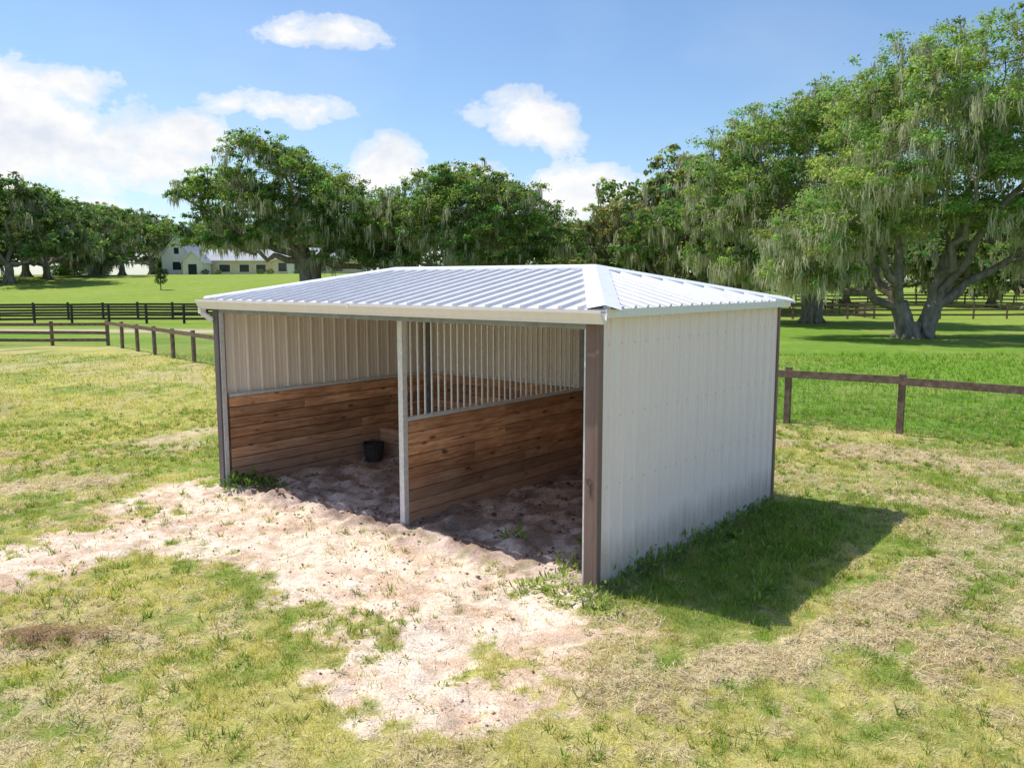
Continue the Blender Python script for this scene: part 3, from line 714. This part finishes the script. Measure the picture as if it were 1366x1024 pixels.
def globes(seed,w,h,n=16):
    r=np.random.default_rng(seed); o=[]
    for i in range(n):
        t=r.uniform(-1,1); x=t*w; top=h*(1-.45*t*t)
        o.append((x,r.uniform(.22,.75)*top if i>n//2-1 else r.uniform(.70,.88)*top,r.uniform(.14,.21)*w*1.25))
    return o
G=[oak('live_oak_tree',globes(21+i,8.5,12.5),.5,2.2,.40,.7,26,.4,31+i,tn,mosscol=mc,nd=1) for i,(tn,mc) in enumerate([((.155,.225,.085),(.42,.42,.30)),((.21,.25,.115),(.52,.48,.34)),((.165,.245,.080),(.44,.44,.3)),((.135,.205,.080),(.38,.38,.28))])]
belt=[(.225,80,1,1.3),(.18,82,2,1.18),(.135,92,1,1.02),(.27,88,1,1.1),(.085,98,0,.92),(.33,98,2,1.0),(.40,105,1,1.0),(.46,112,0,1.0),(.52,100,2,1.0),(.575,92,3,1.0),(.62,84,0,1.05),(.66,100,1,1.15),
 (-.555,112,3,.95),(-.60,104,3,1.15),(-.64,110,0,1.1),(-.58,122,2,1.15),(-.50,124,0,1.0),(-.465,138,2,1.0),(-.535,132,3,1.05),(-.43,160,3,1.05),(-.39,165,0,.95),(-.34,172,2,1.0),(-.29,172,3,.95),(-.24,165,0,1.0),(-.19,160,2,1.0),(-.14,118,1,.95),(-.08,112,3,.95),(-.02,120,1,.95),(.03,112,3,.95),
 (.72,80,2,1.0),(-.72,100,2,1.0)]
for i,(q,d,k,s) in enumerate(belt):
    place(G[k],'live_oak_tree',q*d,d,i*1.7,s)
tl=empty('tree_line')
for i,q in enumerate(np.linspace(-.95,.95,30)):
    d=195+18*math.sin(i*2.3)
    place(G[i%4],'tree',q*d,d,i*2.1,1.05+.35*((i*37)%10)/10,tl)

def bushmesh(name,pts,leaf,n,tint,seed,trunk=None):
    r=np.random.default_rng(seed); P=[]
    for (x,y,z,a,b_,c_) in pts:
        d=r.normal(size=(n,3)); d/=np.linalg.norm(d,axis=1)[:,None]; P.append(np.array([x,y,z])+d*(r.uniform(.4,1.1,n)**.7)[:,None]*np.array([a,b_,c_]))
    P=np.concatenate(P); m=len(P); nr=r.normal(size=(m,3))+np.array([0,0,.6]); nr/=np.linalg.norm(nr,axis=1)[:,None]
    a=np.cross(nr,r.normal(size=(m,3))); a/=np.linalg.norm(a,axis=1)[:,None]; c=np.cross(nr,a); s=leaf*r.uniform(.5,1.2,m)[:,None]
    LV=np.stack([P-a*s*.5,P+c*s*.4,P+a*s*.5,P-c*s*.4],1).reshape(-1,3); C=np.repeat(np.array(tint)*r.uniform(.6,1.35,(m,1)),4,0)
    V=[];F=[]
    if trunk: tube(V,F,[np.array([0,0,-.2]),np.array([0,0,trunk*.5]),np.array([.02,0,trunk])],[.07,.05,.02],6)
    nb=len(V)
    if nb: LV=np.concatenate([np.array(V),LV]); C=np.concatenate([np.full((nb,3),.2),C])
    polys=[(nb+np.arange(m*4).reshape(-1,4),1)]
    if nb: polys.insert(0,(np.array(F),0))
    return mesh_np(name,LV,polys,[m_bark,m_leaf],C)
place(bushmesh('young_tree',[(0,0,1.1,.75,.75,.45),(.1,0,1.7,.6,.6,.5),(-.1,0,2.3,.42,.42,.5),(0,0,2.9,.22,.22,.4)],.16,420,(.07,.11,.045),1,2.9),'young_tree',-39.9,95)
place(bushmesh('hedge',[(x,0,.6,.7,.6,.7) for x in np.arange(-2.2,2.3,.6)],.2,350,(.22,.35,.05),2),'hedge',-69,130)
place(bushmesh('round_bush',[(0,0,1.6,1.7,1.6,1.7),(.8,0,1.2,1.2,1.2,1.2)],.22,1500,(.15,.23,.06),3),'round_bush',-63,128)
place(bushmesh('shrub',[(x,0,.4,.7,.5,.5) for x in (-14,-12.6,-6,-4,3,4.6,9,11)],.25,160,(.10,.15,.06),5),'shrub',-44,136.5)

# ------------------------------------------------------------------ house
hz=float(terr(np.array([-45.0]),np.array([140.0]))[0])-.15
house=empty('farm_house',(-42,141,hz))
def gable(x0,x1,y0,y1,ez,pz,ax,wallm,name,oh=.4):
    b=MB(); b.box(x0,x1,y0,y1,-.5,ez,0)
    if ax=='y':
        xm=(x0+x1)/2
        for yy in (y0,y1): b.poly([(x0,yy,ez),(x1,yy,ez),(xm,yy,pz)],0)
        sl=(pz-ez)/((x1-x0)/2)
        for s,xe in ((-1,x0-oh),(1,x1+oh)):
            ze_=ez-sl*oh; A=[(xm,y0-oh,pz+.02),(xm,y1+oh,pz+.02),(xe,y1+oh,ze_+.02),(xe,y0-oh,ze_+.02)]
            b.poly(A,1); b.poly([(p[0],p[1],p[2]+.18) for p in A],1); b.quad(A[0],A[3],(A[3][0],A[3][1],A[3][2]+.18),(A[0][0],A[0][1],A[0][2]+.18),2); b.quad(A[2],A[3],(A[3][0],A[3][1],A[3][2]+.18),(A[2][0],A[2][1],A[2][2]+.18),2)
    else:
        ymm=(y0+y1)/2
        for xx in (x0,x1): b.poly([(xx,y0,ez),(xx,y1,ez),(xx,ymm,pz)],0)
        sl=(pz-ez)/((y1-y0)/2)
        for s,ye in ((-1,y0-oh),(1,y1+oh)):
            ze_=ez-sl*oh; A=[(x0-oh,ymm,pz+.02),(x1+oh,ymm,pz+.02),(x1+oh,ye,ze_+.02),(x0-oh,ye,ze_+.02)]
            b.poly(A,1); b.poly([(p[0],p[1],p[2]+.18) for p in A],1); b.quad(A[2],A[3],(A[3][0],A[3][1],A[3][2]+.18),(A[2][0],A[2][1],A[2][2]+.18),2)
    return b.obj(name,[wallm,m_hroof,m_hwall],house)
gable(-15.6,-10.6,-3,7,3.2,6.2,'y',m_hwall,'gable_wing')
gable(-10.5,2,0,8,2.6,4.4,'x',m_htan,'garage_wing')
gable(2.1,16,-1,8,2.8,4.6,'x',m_htan,'main_wing')
gable(-11.6,-8.4,-4.5,-.5,2.3,3.9,'y',m_hwall,'entry_gable',.3)
gable(5,8.6,-2.6,2.5,2.8,4.4,'y',m_hwall,'porch_gable',.3)
b=MB()
for (x0,x1,z0,z1,yy) in ((-13.8,-12.4,1,2.3,-3.03),(-13.5,-12.7,3.6,4.6,-3.03),(-10.7,-9.3,0,1.9,-4.53),(-7.2,-5.4,.7,1.9,-.03),(-3.8,-2.2,.7,1.9,-.03),(-1,.6,.7,1.9,-.03),(3,4.4,.8,2.2,-1.03),(6.1,7.5,0,2.2,-2.63),(9.4,11,.8,2.2,-1.03),(12,13.6,.8,2.2,-1.03)):
    b.box(x0,x1,yy,yy+.02,z0,z1,0)
    b.box(x0-.12,x0-.002,yy-.02,yy+.02,z0,z1+.12,1); b.box(x1+.002,x1+.12,yy-.02,yy+.02,z0,z1+.12,1); b.box(x0,x1,yy-.02,yy+.018,z1+.002,z1+.12,1)
b.obj('windows_and_doors',[m_glass,m_hwall],house)

# ------------------------------------------------------------------ world
SUNV=Vector((1.445,-.604,-2.7)).normalized()
elev=math.asin(-SUNV.z); az=math.atan2(-SUNV.x,-SUNV.y)
w=bpy.data.worlds.new('World'); S.world=w; w.use_nodes=True; nt=w.node_tree; nt.nodes.clear()
out=N(nt,'ShaderNodeOutputWorld'); bg=N(nt,'ShaderNodeBackground'); SKY=.15; bg.inputs['Strength'].default_value=SKY
sky=N(nt,'ShaderNodeTexSky'); sky.sky_type='NISHITA'; sky.sun_disc=False; sky.sun_elevation=elev; sky.sun_rotation=az%(2*math.pi)
sky.air_density=1.0; sky.dust_density=.5; sky.ozone_density=2.0; sky.altitude=0
tc=N(nt,'ShaderNodeTexCoord'); dirv=tc.outputs['Generated']
def cdir(px,py):
    u=(px-683)/1108;v=(512-py)/1108; d=Vector((u,.9923+.1236*v,-.1236+.9923*v)); return d.normalized()
clouds=[(60,185,160,75),(190,225,90,42),(258,182,52,28),(385,146,85,24),(508,218,55,40),(710,162,82,36),(770,272,110,42),(130,292,95,30),(640,240,45,22),(0,120,150,60),(300,140,40,14),(430,50,100,20)]
cur=None
for (px,py,rw,rh) in clouds:
    s=N(nt,'ShaderNodeVectorMath',operation='SUBTRACT'); nt.links.new(dirv,s.inputs[0]); s.inputs[1].default_value=cdir(px,py)
    m=N(nt,'ShaderNodeVectorMath',operation='MULTIPLY'); nt.links.new(s.outputs[0],m.inputs[0]); m.inputs[1].default_value=(1108/rw,1108/rw,1108/rh)
    l=N(nt,'ShaderNodeVectorMath',operation='LENGTH'); nt.links.new(m.outputs[0],l.inputs[0])
    o=N(nt,'ShaderNodeMath',operation='SUBTRACT'); o.inputs[0].default_value=1.0; nt.links.new(l.outputs['Value'],o.inputs[1])
    if cur is None: cur=o.outputs[0]
    else:
        q=N(nt,'ShaderNodeMath',operation='SMOOTH_MAX'); nt.links.new(cur,q.inputs[0]); nt.links.new(o.outputs[0],q.inputs[1]); q.inputs[2].default_value=.15; cur=q.outputs[0]
cl=N(nt,'ShaderNodeMath',operation='MAXIMUM'); nt.links.new(cur,cl.inputs[0]); cl.inputs[1].default_value=-1.0
mp=N(nt,'ShaderNodeMapping'); mp.inputs['Scale'].default_value=(1,1,1.5); nt.links.new(dirv,mp.inputs[0])
n1=noise(nt,9,7,.62,mp.outputs[0]); n1.inputs['Distortion'].default_value=.2
a=N(nt,'ShaderNodeMath',operation='MULTIPLY_ADD'); nt.links.new(n1.outputs[0],a.inputs[0]); a.inputs[1].default_value=3.8; a.inputs[2].default_value=-1.9
b2=N(nt,'ShaderNodeMath',operation='ADD'); nt.links.new(a.outputs[0],b2.inputs[0]); nt.links.new(cl.outputs[0],b2.inputs[1])
alpha=ramp(nt,b2.outputs[0],[(.0,0),(.25,.5),(.75,1)]); alpha.color_ramp.interpolation='EASE'
n2=noise(nt,13,5,.55,mp.outputs[0])
cc_=ramp(nt,n2.outputs[0],[(.34,(.76/SKY,.82/SKY,.92/SKY)),(.54,(1.0/SKY,1.0/SKY,1.0/SKY))])
n3=noise(nt,2.6,4,.55,mp.outputs[0]); veil=ramp(nt,n3.outputs[0],[(.45,0),(.8,.25)])
tint=mixrgb(nt,'MULTIPLY',1,sky.outputs[0],(.90,1.0,1.10))
mxv=mixrgb(nt,'MIX',veil.outputs[0],tint.outputs[0],(.8/SKY,.88/SKY,1.0/SKY))
mx=mixrgb(nt,'MIX',alpha.outputs[0],mxv.outputs[0],cc_.outputs[0])
nt.links.new(mx.outputs[0],bg.inputs[0]); nt.links.new(bg.outputs[0],out.inputs[0])

sl=bpy.data.lights.new('sun','SUN'); sl.energy=5.0; sl.angle=math.radians(.5); sl.color=(1,.955,.88)
so=bpy.data.objects.new('sun',sl); so.rotation_euler=SUNV.to_track_quat('-Z','Y').to_euler(); so.location=(-20,10,40); link(so)

# ------------------------------------------------------------------ camera
cd=bpy.data.cameras.new('camera'); cd.sensor_width=36; cd.lens=36*1108/1366; cd.clip_end=4000; cd.clip_start=.1
co=bpy.data.objects.new('camera',cd); co.location=(0,0,3.0); co.rotation_euler=(math.radians(90-7.1),0,0); link(co); S.camera=co
S.view_settings.view_transform='Standard'; S.view_settings.look='None'; S.view_settings.exposure=0
